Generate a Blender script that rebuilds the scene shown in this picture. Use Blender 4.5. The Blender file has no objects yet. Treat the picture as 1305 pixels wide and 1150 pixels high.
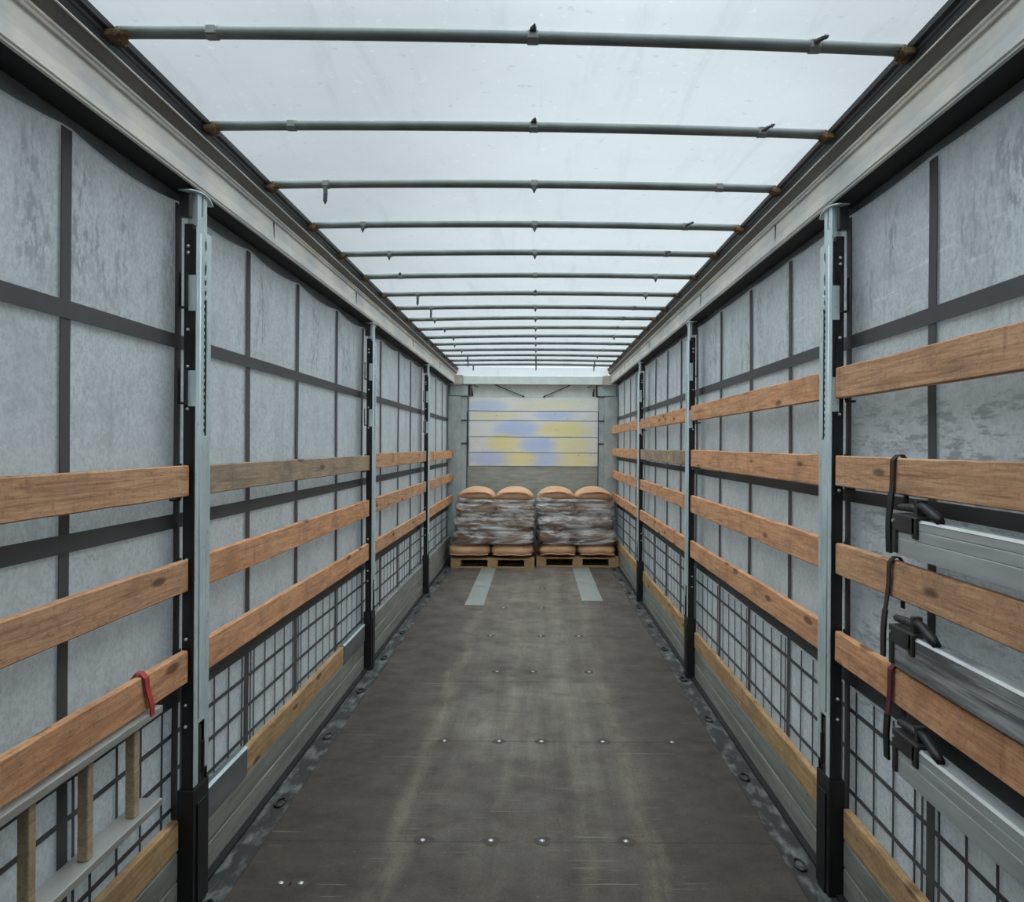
import bpy, math, random
from mathutils import Vector, noise

D = bpy.data
COL = bpy.context.scene.collection
SC = bpy.context.scene

# ------------------------------------------------------------------ camera
F_PX, VX, VY, W_PX, H_PX = 1060.0, 684.0, 568.0, 1305.0, 1150.0
cam_data = D.cameras.new('camera')
cam = D.objects.new('camera', cam_data)
COL.objects.link(cam)
cam.location = (0, 0, 1.77)
cam.rotation_euler = (math.radians(90), -0.006, 0)
cam_data.sensor_fit = 'HORIZONTAL'
cam_data.sensor_width = 36.0
cam_data.lens = 36.0 * F_PX / W_PX
cam_data.shift_x = -(VX - W_PX / 2) / W_PX
cam_data.shift_y = -(H_PX / 2 - VY) / W_PX
cam_data.clip_start = 0.02
SC.camera = cam

# ------------------------------------------------------------------ sky and exposure
SKY = 5.5
world = D.worlds.new('overcast_sky')
SC.world = world
world.use_nodes = True
wn, wl = world.node_tree.nodes, world.node_tree.links
wn.clear()
w_out = wn.new('ShaderNodeOutputWorld')
w_bg = wn.new('ShaderNodeBackground')
w_tc = wn.new('ShaderNodeTexCoord')
w_sep = wn.new('ShaderNodeSeparateXYZ')
w_rmp = wn.new('ShaderNodeValToRGB')
w_map = wn.new('ShaderNodeMapRange')
w_map.inputs['From Min'].default_value = -1.0
w_map.inputs['From Max'].default_value = 1.0
cr = w_rmp.color_ramp
# dull ground below, grey cloud around the horizon, thin bright cloud overhead
for pos, lum in ((0.0, 0.05), (0.485, 0.06), (0.52, 0.13), (0.70, 0.16), (0.755, 0.19), (0.80, 0.42), (0.875, 0.92), (1.0, 1.0)):
    e = cr.elements[0] if pos == 0.0 else (cr.elements[-1] if pos == 1.0 else cr.elements.new(pos))
    e.position = pos
    e.color = (lum * 0.885, lum * 0.965, lum, 1) if pos > 0.5 else (lum, lum, lum * 0.97, 1)
wl.new(w_tc.outputs['Generated'], w_sep.inputs[0])
wl.new(w_sep.outputs['Z'], w_map.inputs['Value'])
wl.new(w_map.outputs[0], w_rmp.inputs['Fac'])
# brighter break in the cloud low down, straight ahead
w_dot = wn.new('ShaderNodeVectorMath'); w_dot.operation = 'DOT_PRODUCT'
w_dot.inputs[1].default_value = Vector((0.13, 0.96, 0.24)).normalized()
w_glow = wn.new('ShaderNodeMapRange'); w_glow.interpolation_type = 'SMOOTHSTEP'
w_glow.inputs['From Min'].default_value = 0.92
w_glow.inputs['From Max'].default_value = 1.0
w_glow.inputs['To Min'].default_value = 1.0
w_glow.inputs['To Max'].default_value = 1.62
w_mul = wn.new('ShaderNodeVectorMath'); w_mul.operation = 'SCALE'
wl.new(w_tc.outputs['Generated'], w_dot.inputs[0])
wl.new(w_dot.outputs['Value'], w_glow.inputs['Value'])
wl.new(w_rmp.outputs['Color'], w_mul.inputs[0])
wl.new(w_glow.outputs[0], w_mul.inputs['Scale'])
wl.new(w_mul.outputs[0], w_bg.inputs['Color'])
w_bg.inputs['Strength'].default_value = SKY
wl.new(w_bg.outputs[0], w_out.inputs['Surface'])

SC.view_settings.view_transform = 'Standard'
SC.view_settings.look = 'None'
SC.view_settings.exposure = 0.0
SC.view_settings.gamma = 1.0
SC.view_settings.use_curve_mapping = False

rnd = random.Random(7)

# ------------------------------------------------------------------ mesh helpers
ORG = {}


class MB:
    def __init__(self):
        self.v, self.f, self.mi, self.cur = [], [], [], 0

    def add(self, vs, fs):
        b = len(self.v)
        self.v += [tuple(p) for p in vs]
        for f in fs:
            self.f.append(tuple(b + i for i in f))
            self.mi.append(self.cur)

    def box(self, x0, x1, y0, y1, z0, z1):
        x0, x1 = min(x0, x1), max(x0, x1)
        self.add([(x0, y0, z0), (x1, y0, z0), (x1, y1, z0), (x0, y1, z0),
                  (x0, y0, z1), (x1, y0, z1), (x1, y1, z1), (x0, y1, z1)],
                 [(0, 3, 2, 1), (4, 5, 6, 7), (0, 1, 5, 4), (1, 2, 6, 5), (2, 3, 7, 6), (3, 0, 4, 7)])

    def prism(self, prof, y0, y1):
        """closed profile of (x, z) swept along y"""
        n = len(prof)
        vs = [(x, y0, z) for x, z in prof] + [(x, y1, z) for x, z in prof]
        fs = [(i, (i + 1) % n, n + (i + 1) % n, n + i) for i in range(n)]
        fs += [tuple(range(n - 1, -1, -1)), tuple(range(n, 2 * n))]
        self.add(vs, fs)

    def tube(self, pts, r, n=10, caps=True, squash=None):
        pts = [Vector(p) for p in pts]
        rs = r if isinstance(r, (list, tuple)) else [r] * len(pts)
        vs, prev = [], None
        for i, p in enumerate(pts):
            a = pts[max(i - 1, 0)]
            b = pts[min(i + 1, len(pts) - 1)]
            t = (b - a).normalized()
            if prev is None:
                up = Vector((0, 0, 1)) if abs(t.z) < 0.9 else Vector((0, 1, 0))
                u = t.cross(up).normalized()
            else:
                u = (prev - t * prev.dot(t)).normalized()
            w = t.cross(u)
            prev = u
            for k in range(n):
                an = 2 * math.pi * k / n
                vs.append(p + u * math.cos(an) * rs[i] + w * math.sin(an) * rs[i] * (squash or 1))
        m = len(pts)
        fs = []
        for i in range(m - 1):
            for k in range(n):
                k2 = (k + 1) % n
                fs.append((i * n + k, i * n + k2, (i + 1) * n + k2, (i + 1) * n + k))
        if caps:
            fs.append(tuple(range(n - 1, -1, -1)))
            fs.append(tuple((m - 1) * n + k for k in range(n)))
        self.add(vs, fs)

    def ribbon(self, pts, wdir, w, nrm_t=0.0025):
        """strip of width w along direction wdir following pts, with a small thickness"""
        pts = [Vector(p) for p in pts]
        wd = Vector(wdir).normalized()
        vs = []
        for i, p in enumerate(pts):
            a = pts[max(i - 1, 0)]
            b = pts[min(i + 1, len(pts) - 1)]
            t = (b - a).normalized()
            nn = t.cross(wd).normalized() * nrm_t
            for q in (p - wd * w / 2 - nn, p + wd * w / 2 - nn, p + wd * w / 2 + nn, p - wd * w / 2 + nn):
                vs.append(q)
        m = len(pts)
        fs = []
        for i in range(m - 1):
            for k in range(4):
                fs.append((i * 4 + k, i * 4 + (k + 1) % 4, (i + 1) * 4 + (k + 1) % 4, (i + 1) * 4 + k))
        fs += [(3, 2, 1, 0), tuple((m - 1) * 4 + k for k in range(4))]
        self.add(vs, fs)

    def grid(self, fn, nu, nv, wrap_u=False):
        vs = [fn(i / nu, j / nv) for j in range(nv + 1) for i in range(nu + (0 if wrap_u else 1))]
        c = nu if wrap_u else nu + 1
        fs = []
        for j in range(nv):
            for i in range(nu):
                i2 = (i + 1) % c
                fs.append((j * c + i, j * c + i2, (j + 1) * c + i2, (j + 1) * c + i))
        self.add(vs, fs)

    def build(self, name, mat, parent=None, o=None, smooth=False, bevel=0.0, segs=2, solid=0.0, auto=None):
        if o is None:
            o = ORG[parent.name] if parent else Vector((0, 0, 0))
        o = Vector(o)
        me = D.meshes.new(name)
        me.from_pydata([tuple(Vector(p) - o) for p in self.v], [], self.f)
        mats = mat if isinstance(mat, (list, tuple)) else [mat]
        for m in mats:
            me.materials.append(m)
        for p, i in zip(me.polygons, self.mi):
            p.material_index = i
            p.use_smooth = smooth
        me.update()
        ob = D.objects.new(name, me)
        COL.objects.link(ob)
        ORG[ob.name] = o
        if parent:
            ob.parent = parent
            ob.location = o - ORG[parent.name]
        else:
            ob.location = o
        if solid:
            md = ob.modifiers.new('solid', 'SOLIDIFY')
            md.thickness = solid
        if bevel:
            md = ob.modifiers.new('bevel', 'BEVEL')
            md.width = bevel
            md.segments = segs
            md.limit_method = 'ANGLE'
            md.angle_limit = math.radians(40)
        return ob


def empty(name, loc):
    ob = D.objects.new(name, None)
    ob.empty_display_size = 0.1
    COL.objects.link(ob)
    ob.location = loc
    ORG[ob.name] = Vector(loc)
    return ob


def tag(ob, label=None, cat=None, group=None, kind=None):
    if label: ob['label'] = label
    if cat: ob['category'] = cat
    if group: ob['group'] = group
    if kind: ob['kind'] = kind
    return ob


# ------------------------------------------------------------------ materials
class NT:
    def __init__(self, name, rough=0.6, metal=0.0, spec=0.5):
        self.m = D.materials.new(name)
        self.m.use_nodes = True
        self.n, self.l = self.m.node_tree.nodes, self.m.node_tree.links
        self.b = self.n['Principled BSDF']
        self.b.inputs['Roughness'].default_value = rough
        self.b.inputs['Metallic'].default_value = metal
        self.b.inputs['Specular IOR Level'].default_value = spec
        self.out = self.n['Material Output']

    def coord(self, scale=(1, 1, 1), jitter=False, kind='Object'):
        tc = self.n.new('ShaderNodeTexCoord')
        mp = self.n.new('ShaderNodeMapping')
        mp.inputs['Scale'].default_value = scale
        src = tc.outputs[kind]
        if jitter:
            oi = self.n.new('ShaderNodeObjectInfo')
            mu = self.n.new('ShaderNodeMath'); mu.operation = 'MULTIPLY'
            mu.inputs[1].default_value = 37.0
            self.l.new(oi.outputs['Random'], mu.inputs[0])
            ad = self.n.new('ShaderNodeVectorMath'); ad.operation = 'ADD'
            self.l.new(src, ad.inputs[0]); self.l.new(mu.outputs[0], ad.inputs[1])
            src = ad.outputs[0]
        self.l.new(src, mp.inputs['Vector'])
        return mp.outputs[0]

    def noise(self, vec, scale, detail=4, rough=0.55, dist=0.0):
        t = self.n.new('ShaderNodeTexNoise')
        t.inputs['Scale'].default_value = scale
        t.inputs['Detail'].default_value = detail
        t.inputs['Roughness'].default_value = rough
        t.inputs['Distortion'].default_value = dist
        self.l.new(vec, t.inputs['Vector'])
        return t.outputs['Fac']

    def voronoi(self, vec, scale, rand=1.0):
        t = self.n.new('ShaderNodeTexVoronoi')
        t.inputs['Scale'].default_value = scale
        t.inputs['Randomness'].default_value = rand
        self.l.new(vec, t.inputs['Vector'])
        return t.outputs['Distance']

    def ramp(self, fac, stops):
        t = self.n.new('ShaderNodeValToRGB')
        c = t.color_ramp
        while len(c.elements) < len(stops):
            c.elements.new(0.5)
        for el, (p, col) in zip(c.elements, stops):
            el.position = p
            el.color = col if len(col) == 4 else (*col, 1)
        self.l.new(fac, t.inputs['Fac'])
        return t.outputs['Color']

    def step(self, fac, a, b):
        t = self.n.new('ShaderNodeMapRange')
        t.interpolation_type = 'SMOOTHSTEP'
        t.inputs['From Min'].default_value = a
        t.inputs['From Max'].default_value = b
        self.l.new(fac, t.inputs['Value'])
        return t.outputs[0]

    def math(self, op, a, b=None):
        t = self.n.new('ShaderNodeMath'); t.operation = op
        for i, x in enumerate((a, b)):
            if x is None: continue
            if isinstance(x, (int, float)): t.inputs[i].default_value = x
            else: self.l.new(x, t.inputs[i])
        return t.outputs[0]

    def mix(self, fac, a, b, mode='MIX'):
        t = self.n.new('ShaderNodeMix'); t.data_type = 'RGBA'; t.blend_type = mode
        for s, x in ((0, fac), (6, a), (7, b)):
            if isinstance(x, (int, float)): t.inputs[s].default_value = x
            elif isinstance(x, tuple): t.inputs[s].default_value = (*x[:3], 1)
            else: self.l.new(x, t.inputs[s])
        return t.outputs[2]

    def sep(self, vec):
        t = self.n.new('ShaderNodeSeparateXYZ')
        self.l.new(vec, t.inputs[0])
        return t.outputs

    def color(self, c):
        if isinstance(c, tuple): self.b.inputs['Base Color'].default_value = (*c[:3], 1)
        else: self.l.new(c, self.b.inputs['Base Color'])

    def rough(self, f): self.l.new(f, self.b.inputs['Roughness'])

    def bump(self, h, strength=0.3, dist=0.01):
        t = self.n.new('ShaderNodeBump')
        t.inputs['Strength'].default_value = strength
        t.inputs['Distance'].default_value = dist
        self.l.new(h, t.inputs['Height'])
        self.l.new(t.outputs[0], self.b.inputs['Normal'])


def mat_wood(name, light, mid, dark, grey=0.0, knot=True):
    m = NT(name, rough=0.8, spec=0.2)
    mul = lambda c, k: tuple(k * a for a in c)
    g = m.noise(m.coord((26, 1.5, 26), jitter=True), 1.6, 8, 0.72, 0.8)
    c = m.ramp(g, [(0.30, dark), (0.47, mid), (0.66, light)])
    lines = m.step(m.noise(m.coord((70, 2.2, 70), jitter=True), 1.6, 8, 0.75), 0.50, 0.66)
    c = m.mix(m.math('MULTIPLY', lines, 0.45), c, mul(dark, 0.55))
    # grubby patches and rubbed edges
    v2 = m.coord((1.6, 1.6, 3.0), jitter=True)
    st = m.step(m.noise(v2, 2.4, 7, 0.68), 0.46, 0.66)
    c = m.mix(m.math('MULTIPLY', st, 0.42 + grey), c, (mid[0] * 0.40 + 0.03, mid[1] * 0.42 + 0.025, mid[2] * 0.46 + 0.022))
    # cross-wise strap rubs
    rub = m.step(m.noise(m.coord((1, 9, 1.2), jitter=True), 1.5, 5, 0.6), 0.60, 0.72)
    c = m.mix(m.math('MULTIPLY', rub, 0.40), c, mul(dark, 0.6))
    grit = m.step(m.noise(m.coord((1, 1, 1), jitter=True), 55, 4, 0.7), 0.52, 0.68)
    c = m.mix(m.math('MULTIPLY', grit, 0.38), c, mul(dark, 0.6))
    pale = m.step(m.noise(m.coord((3, 3, 3), jitter=True), 9, 5, 0.7), 0.63, 0.72)
    c = m.mix(m.math('MULTIPLY', pale, 0.35), c, (0.80, 0.62, 0.44))
    if knot:
        d = m.voronoi(m.coord((9, 2.6, 9.5), jitter=True), 1.0)
        k = m.math('SUBTRACT', 1.0, m.step(d, 0.10, 0.20))
        c = m.mix(m.math('MULTIPLY', k, 0.8), c, mul(dark, 0.32))
    if grey:
        c = m.mix(m.math('MULTIPLY', m.noise(m.coord((3, 2, 3), jitter=True), 1.5, 4), grey * 1.4), c, (0.25, 0.225, 0.19))
    m.color(c)
    m.bump(g, 0.5, 0.005)
    return m.m


WOOD = [mat_wood('spruce_board_warm', (0.86, 0.48, 0.265), (0.71, 0.36, 0.19), (0.44, 0.205, 0.10)),
        mat_wood('spruce_board_brown', (0.78, 0.46, 0.265), (0.63, 0.35, 0.20), (0.36, 0.185, 0.10)),
        mat_wood('spruce_board_weathered', (0.58, 0.42, 0.28), (0.47, 0.33, 0.22), (0.28, 0.19, 0.125), grey=0.30)]
WOOD_Y = mat_wood('infill_board_yellow', (0.66, 0.43, 0.23), (0.52, 0.32, 0.16), (0.31, 0.18, 0.085))
WOOD_P = mat_wood('pallet_wood', (0.66, 0.44, 0.24), (0.56, 0.36, 0.19), (0.38, 0.23, 0.12), knot=False)
WOOD_R = mat_wood('ladder_rung_wood', (0.58, 0.46, 0.30), (0.50, 0.38, 0.24), (0.36, 0.26, 0.16), knot=False)


def mat_metal(name, a, b, rough=0.45, metal=0.7, scale=(6, 6, 6), contrast=(0.35, 0.65), bump=0.05, spots=None):
    m = NT(name, rough=rough, metal=metal)
    v = m.coord(scale)
    n1 = m.noise(v, 1.5, 5, 0.6)
    c = m.ramp(n1, [(contrast[0], a), (contrast[1], b)])
    if spots:
        v2 = m.coord((9, 9, 9))
        c = m.mix(m.math('MULTIPLY', m.step(m.noise(v2, 3.0, 6, 0.7), 0.58, 0.70), 0.8), c, spots)
    m.color(c)
    m.rough(m.ramp(n1, [(0.2, (rough - 0.1,) * 3), (0.8, (rough + 0.12,) * 3)]))
    if bump:
        m.bump(m.noise(v, 9.0, 3), bump, 0.01)
    return m.m


GALV = mat_metal('galvanised_steel', (0.52, 0.62, 0.63), (0.74, 0.84, 0.85), 0.45, 0.30, (5, 5, 2), spots=(0.34, 0.41, 0.42))
ALU = mat_metal('aluminium_rail', (0.50, 0.50, 0.49), (0.78, 0.72, 0.62), 0.50, 0.15, (3, 1.6, 5))
ALU_BROWN = mat_metal('aluminium_rail_brown', (0.15, 0.14, 0.13), (0.23, 0.21, 0.19), 0.6, 0.2, (3, 1, 9))  # darker brown tone for the rail hood
ALU_BAR = mat_metal('aluminium_beam', (0.52, 0.55, 0.56), (0.66, 0.69, 0.70), 0.38, 0.55, (8, 1.2, 20))
ALU_BAR_DIRTY = mat_metal('aluminium_beam_grimy', (0.16, 0.16, 0.16), (0.55, 0.57, 0.58), 0.48, 0.45, (6, 1.6, 30), (0.40, 0.66))
ALU_LADDER = mat_metal('aluminium_ladder', (0.42, 0.41, 0.38), (0.56, 0.55, 0.51), 0.42, 0.4, (6, 1.5, 6))
DROP = mat_metal('dropside_aluminium', (0.21, 0.215, 0.19), (0.36, 0.37, 0.335), 0.6, 0.2, (4, 1.2, 14), spots=(0.10, 0.10, 0.088))
CAPSTEEL = mat_metal('cap_steel', (0.15, 0.17, 0.18), (0.24, 0.265, 0.275), 0.42, 0.4, (4, 2, 9))
GREY_PAINT = mat_metal('grey_painted_steel', (0.40, 0.46, 0.46), (0.55, 0.61, 0.61), 0.55, 0.1, (4, 4, 3), spots=(0.24, 0.28, 0.28))
BEIGE_PAINT = mat_metal('beige_painted_steel', (0.52, 0.50, 0.42), (0.60, 0.58, 0.50), 0.55, 0.1)
BEAM_PAINT = mat_metal('front_beam_paint', (0.70, 0.75, 0.71), (0.80, 0.85, 0.81), 0.55, 0.1)
BOW = mat_metal('bow_steel', (0.13, 0.15, 0.145), (0.21, 0.235, 0.225), 0.42, 0.3, (3, 3, 3))
DARK_DOOR = mat_metal('rear_door_grey', (0.16, 0.17, 0.17), (0.22, 0.23, 0.23), 0.6, 0.1)
RUST = mat_metal('rusty_bracket', (0.030, 0.020, 0.014), (0.24, 0.145, 0.06), 0.75, 0.2, (18, 18, 18))
PLATE = mat_metal('floor_plate_steel', (0.30, 0.325, 0.30), (0.40, 0.42, 0.39), 0.5, 0.35, (5, 3, 5), spots=(0.24, 0.25, 0.23))
EDGE = mat_metal('floor_edge_steel', (0.045, 0.045, 0.042), (0.26, 0.285, 0.265), 0.6, 0.3, (11, 4, 5), (0.48, 0.72), spots=(0.06, 0.055, 0.05))
BOLT = mat_metal('zinc_bolt', (0.62, 0.63, 0.62), (0.75, 0.76, 0.75), 0.35, 0.6, bump=0)


def mat_plain(name, col, rough=0.6, metal=0.0, var=0.25, scale=8):
    m = NT(name, rough=rough, metal=metal)
    n1 = m.noise(m.coord((1, 1, 1)), scale, 5, 0.6)
    m.color(m.ramp(n1, [(0.3, tuple(c * (1 - var) for c in col)), (0.7, tuple(c * (1 + var) for c in col))]))
    return m.m


BLACK = mat_plain('black_painted_steel', (0.010, 0.010, 0.011), 0.5)
WORN = mat_plain('worn_dark_ring', (0.060, 0.047, 0.036), 0.7, 0, 0.35, 60)
BLACK_MATT = mat_plain('black_gap_shade_and_joints', (0.010, 0.010, 0.010), 0.8)  # black for painted gap shade and for the rail joints
DARKSTEEL = mat_plain('dark_fitting_steel', (0.055, 0.053, 0.050), 0.45, 0.5)
STRAP = mat_plain('dark_grey_webbing', (0.085, 0.084, 0.087), 0.75, 0, 0.12, 3)
HEM = mat_plain('grey_curtain_hem', (0.16, 0.175, 0.185), 0.7)
RED = mat_plain('red_webbing', (0.50, 0.055, 0.045), 0.7)
MAROON = mat_plain('dark_red_webbing', (0.12, 0.022, 0.034), 0.75)
DARKWEB = mat_plain('dark_brown_webbing', (0.045, 0.030, 0.026), 0.8)
CLIP = mat_plain('grey_clip_plastic', (0.26, 0.27, 0.26), 0.45, 0.3)
CLIPDARK = mat_plain('dark_clip_plastic', (0.07, 0.075, 0.075), 0.6)


def mat_curtain():
    m = NT('grey_curtain_tarpaulin', rough=0.55, spec=0.3)
    v = m.coord((1, 1, 1))
    base = m.ramp(m.noise(v, 2.2, 5, 0.6), [(0.3, (0.60, 0.65, 0.67)), (0.7, (0.72, 0.77, 0.785))])
    # vertical run marks
    vs = m.coord((1, 9, 0.7))
    runs = m.step(m.noise(vs, 1.6, 5, 0.65), 0.56, 0.74)
    sp = m.coord((1, 1, 1))
    speck = m.step(m.noise(sp, 26, 3, 0.6), 0.60, 0.70)
    c = m.mix(m.math('MULTIPLY', runs, 0.38), base, (0.25, 0.265, 0.27))
    c = m.mix(m.math('MULTIPLY', m.math('MULTIPLY', speck, m.step(m.noise(v, 3.1, 3), 0.45, 0.65)), 0.5), c, (0.17, 0.175, 0.175))
    # scuffs: long, along the wall
    vh = m.coord((1, 0.9, 13))
    sc = m.step(m.noise(vh, 2.2, 6, 0.62), 0.60, 0.66)
    xyz = m.sep(v)
    right = m.step(xyz['X'], 0.5, 0.9)
    zmask = m.math('MULTIPLY', m.step(xyz['Z'], 2.2, 2.3), m.math('SUBTRACT', 1.0, m.step(xyz['Z'], 2.45, 2.62)))
    c = m.mix(m.math('MULTIPLY', m.math('MULTIPLY', sc, right), m.math('MULTIPLY', zmask, 0.9)), c, (0.92, 0.94, 0.94))
    # black rubbed grime behind the load bars (right, near the camera)
    vg = m.coord((1, 3.4, 15))
    gr = m.step(m.noise(vg, 2.0, 8, 0.72), 0.47, 0.60)
    near = m.math('SUBTRACT', 1.0, m.step(xyz['Y'], 3.15, 3.6))
    low = m.math('SUBTRACT', 1.0, m.step(xyz['Z'], 1.88, 2.02))
    bot = m.step(xyz['Z'], 0.62, 0.85)
    k = m.math('MULTIPLY', m.math('MULTIPLY', gr, right), m.math('MULTIPLY', m.math('MULTIPLY', near, low), bot))
    c = m.mix(m.math('MULTIPLY', k, 0.9), c, (0.07, 0.066, 0.064))
    c = m.mix(m.math('MULTIPLY', m.noise(m.coord((1, 5, 2)), 1.3, 5), 0.28), c, (0.36, 0.375, 0.38))
    # rub marks where the load bows have chafed the upper panels
    rb = m.step(m.noise(m.coord((1, 3.2, 0.7)), 1.45, 4, 0.6), 0.47, 0.60)
    fl = m.step(m.noise(m.coord((1, 2, 1)), 19, 5, 0.7), 0.44, 0.60)
    zm = m.math('MULTIPLY', m.step(xyz['Z'], 2.05, 2.4), m.math('SUBTRACT', 1.0, m.step(xyz['Z'], 2.60, 2.71)))
    c = m.mix(m.math('MULTIPLY', m.math('MULTIPLY', rb, fl), m.math('MULTIPLY', zm, 0.85)), c, (0.15, 0.165, 0.17))
    # weave and grit
    c = m.mix(m.math('MULTIPLY', m.step(m.noise(v, 60, 4, 0.75), 0.42, 0.62), 0.42), c, (0.26, 0.28, 0.29))
    c = m.mix(m.math('MULTIPLY', m.step(m.noise(v, 5, 8, 0.75), 0.46, 0.64), 0.36), c, (0.30, 0.32, 0.325))
    m.color(c)
    tr = m.n.new('ShaderNodeBsdfTranslucent')
    tr.inputs['Color'].default_value = (0.50, 0.555, 0.58, 1)
    mx = m.n.new('ShaderNodeMixShader')
    mx.inputs[0].default_value = 0.16
    m.l.new(m.b.outputs[0], mx.inputs[1]); m.l.new(tr.outputs[0], mx.inputs[2])
    m.l.new(mx.outputs[0], m.out.inputs['Surface'])
    m.bump(m.noise(v, 3.0, 3), 0.15, 0.02)
    return m.m


def mat_roof():
    m = NT('translucent_roof_tarpaulin', rough=0.5, spec=0.25)
    v = m.coord((1, 1, 1))
    c = m.ramp(m.noise(v, 1.3, 5, 0.6), [(0.3, (0.52, 0.57, 0.60)), (0.7, (0.62, 0.665, 0.69))])
    vs = m.coord((5, 0.55, 1))
    st = m.step(m.noise(vs, 1.6, 6, 0.65, 0.8), 0.52, 0.72)
    c = m.mix(m.math('MULTIPLY', st, 0.45), c, (0.36, 0.40, 0.43))
    sp = m.step(m.noise(v, 18, 3, 0.6), 0.66, 0.72)
    c = m.mix(m.math('MULTIPLY', sp, 0.45), c, (0.26, 0.28, 0.30))
    sp2 = m.step(m.noise(m.coord((3, 3, 3)), 9, 4, 0.7), 0.60, 0.72)
    c = m.mix(m.math('MULTIPLY', sp2, 0.5), c, (0.88, 0.91, 0.94))
    m.color(m.mix(0.35, c, (0.75, 0.8, 0.82)))
    tr = m.n.new('ShaderNodeBsdfTranslucent')
    m.l.new(c, tr.inputs['Color'])
    mx = m.n.new('ShaderNodeMixShader')
    mx.inputs[0].default_value = 0.16
    m.l.new(m.b.outputs[0], mx.inputs[1]); m.l.new(tr.outputs[0], mx.inputs[2])
    rf = m.n.new('ShaderNodeBsdfRefraction')          # light scattered mostly forward through the weave
    rf.inputs['IOR'].default_value = 1.04
    rf.inputs['Roughness'].default_value = 0.35
    m.l.new(m.mix(0.42, c, (1.0, 1.0, 1.0)), rf.inputs['Color'])
    m2 = m.n.new('ShaderNodeMixShader')
    m2.inputs[0].default_value = 0.58
    m.l.new(mx.outputs[0], m2.inputs[1]); m.l.new(rf.outputs[0], m2.inputs[2])
    m.l.new(m2.outputs[0], m.out.inputs['Surface'])
    m.bump(m.noise(v, 5.0, 4), 0.2, 0.02)
    return m.m


def mat_floor():
    m = NT('phenolic_plywood_floor', rough=0.62, spec=0.35)
    v = m.coord((1, 1, 1))
    xyz = m.sep(v)
    c = m.ramp(m.noise(v, 5.5, 7, 0.68), [(0.3, (0.044, 0.033, 0.026)), (0.7, (0.100, 0.076, 0.059))])
    # trodden dust lane down the middle; fading it nearby paints the dark foreground
    wob = m.math('MULTIPLY', m.math('SUBTRACT', m.noise(m.coord((0.4, 0.8, 1)), 1.5, 4), 0.5), 0.5)
    dx = m.math('ABSOLUTE', m.math('ADD', m.math('SUBTRACT', xyz['X'], -0.02), wob))
    lane = m.math('SUBTRACT', 1.0, m.step(dx, 0.20, 0.95))
    tracks = m.noise(m.coord((6, 0.30, 1)), 1.2, 7, 0.65)
    dust = m.math('MULTIPLY', m.math('MULTIPLY', lane, m.step(tracks, 0.10, 0.80)), m.step(xyz['Y'], 2.0, 6.0))
    patch = m.step(m.noise(v, 1.3, 8, 0.68), 0.20, 0.72)
    c = m.mix(m.math('MULTIPLY', m.math('MULTIPLY', dust, patch), 0.92), c, (0.335, 0.312, 0.245))
    far = m.step(xyz['Y'], 4.5, 11.0)
    c = m.mix(m.math('MULTIPLY', m.math('MULTIPLY', far, m.step(m.noise(m.coord((2.5, 0.8, 1)), 1.6, 8, 0.7), 0.25, 0.75)), 0.55), c, (0.26, 0.222, 0.180))
    # long wheel scuffs
    for cx, w, amp in ((-0.62, 0.09, 0.34), (0.50, 0.08, 0.32), (0.22, 0.06, 0.2), (-0.16, 0.06, 0.2)):
        wv = m.math('MULTIPLY', m.math('SUBTRACT', m.noise(m.coord((0.05, 0.5, 1)), 1.2, 2), 0.5), 0.35)
        d2 = m.math('ABSOLUTE', m.math('ADD', m.math('SUBTRACT', xyz['X'], cx), wv))
        t = m.math('SUBTRACT', 1.0, m.step(d2, w * 0.1, w))
        t = m.math('MULTIPLY', t, m.step(m.noise(m.coord((5, 0.9, 1)), 2.0, 7, 0.7), 0.32, 0.68))
        c = m.mix(m.math('MULTIPLY', t, amp), c, (0.36, 0.33, 0.235))
    # grit and dark wet-looking blotches
    c = m.mix(m.math('MULTIPLY', m.step(m.noise(v, 70, 4, 0.75), 0.46, 0.66), 0.42), c, (0.030, 0.024, 0.020))
    c = m.mix(m.math('MULTIPLY', m.step(m.noise(v, 3.4, 8, 0.72), 0.50, 0.66), 0.42), c, (0.045, 0.036, 0.030))
    # sheet joints
    w = m.n.new('ShaderNodeMath'); w.operation = 'PINGPONG'; w.inputs[1].default_value = 0.63
    m.l.new(m.math('ADD', xyz['Y'], 0.07), w.inputs[0])
    j = m.math('SUBTRACT', 1.0, m.step(w.outputs[0], 0.002, 0.010))
    c = m.mix(m.math('MULTIPLY', j, 0.55), c, (0.03, 0.026, 0.022))
    # cross scratches
    s1 = m.step(m.noise(m.coord((1.1, 26, 1)), 2.1, 5, 0.55), 0.625, 0.685)
    s1 = m.math('MULTIPLY', s1, m.step(m.noise(v, 1.7, 3), 0.42, 0.56))
    c = m.mix(m.math('MULTIPLY', s1, 0.34), c, (0.42, 0.38, 0.30))
    s2 = m.step(m.noise(v, 40, 3, 0.6), 0.67, 0.72)
    c = m.mix(m.math('MULTIPLY', s2, 0.4), c, (0.27, 0.25, 0.21))
    m.color(c)
    m.rough(m.ramp(m.noise(v, 4.0, 5), [(0.3, (0.5,) * 3), (0.7, (0.78,) * 3)]))
    m.bump(m.noise(v, 60, 3), 0.25, 0.003)
    return m.m


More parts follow.
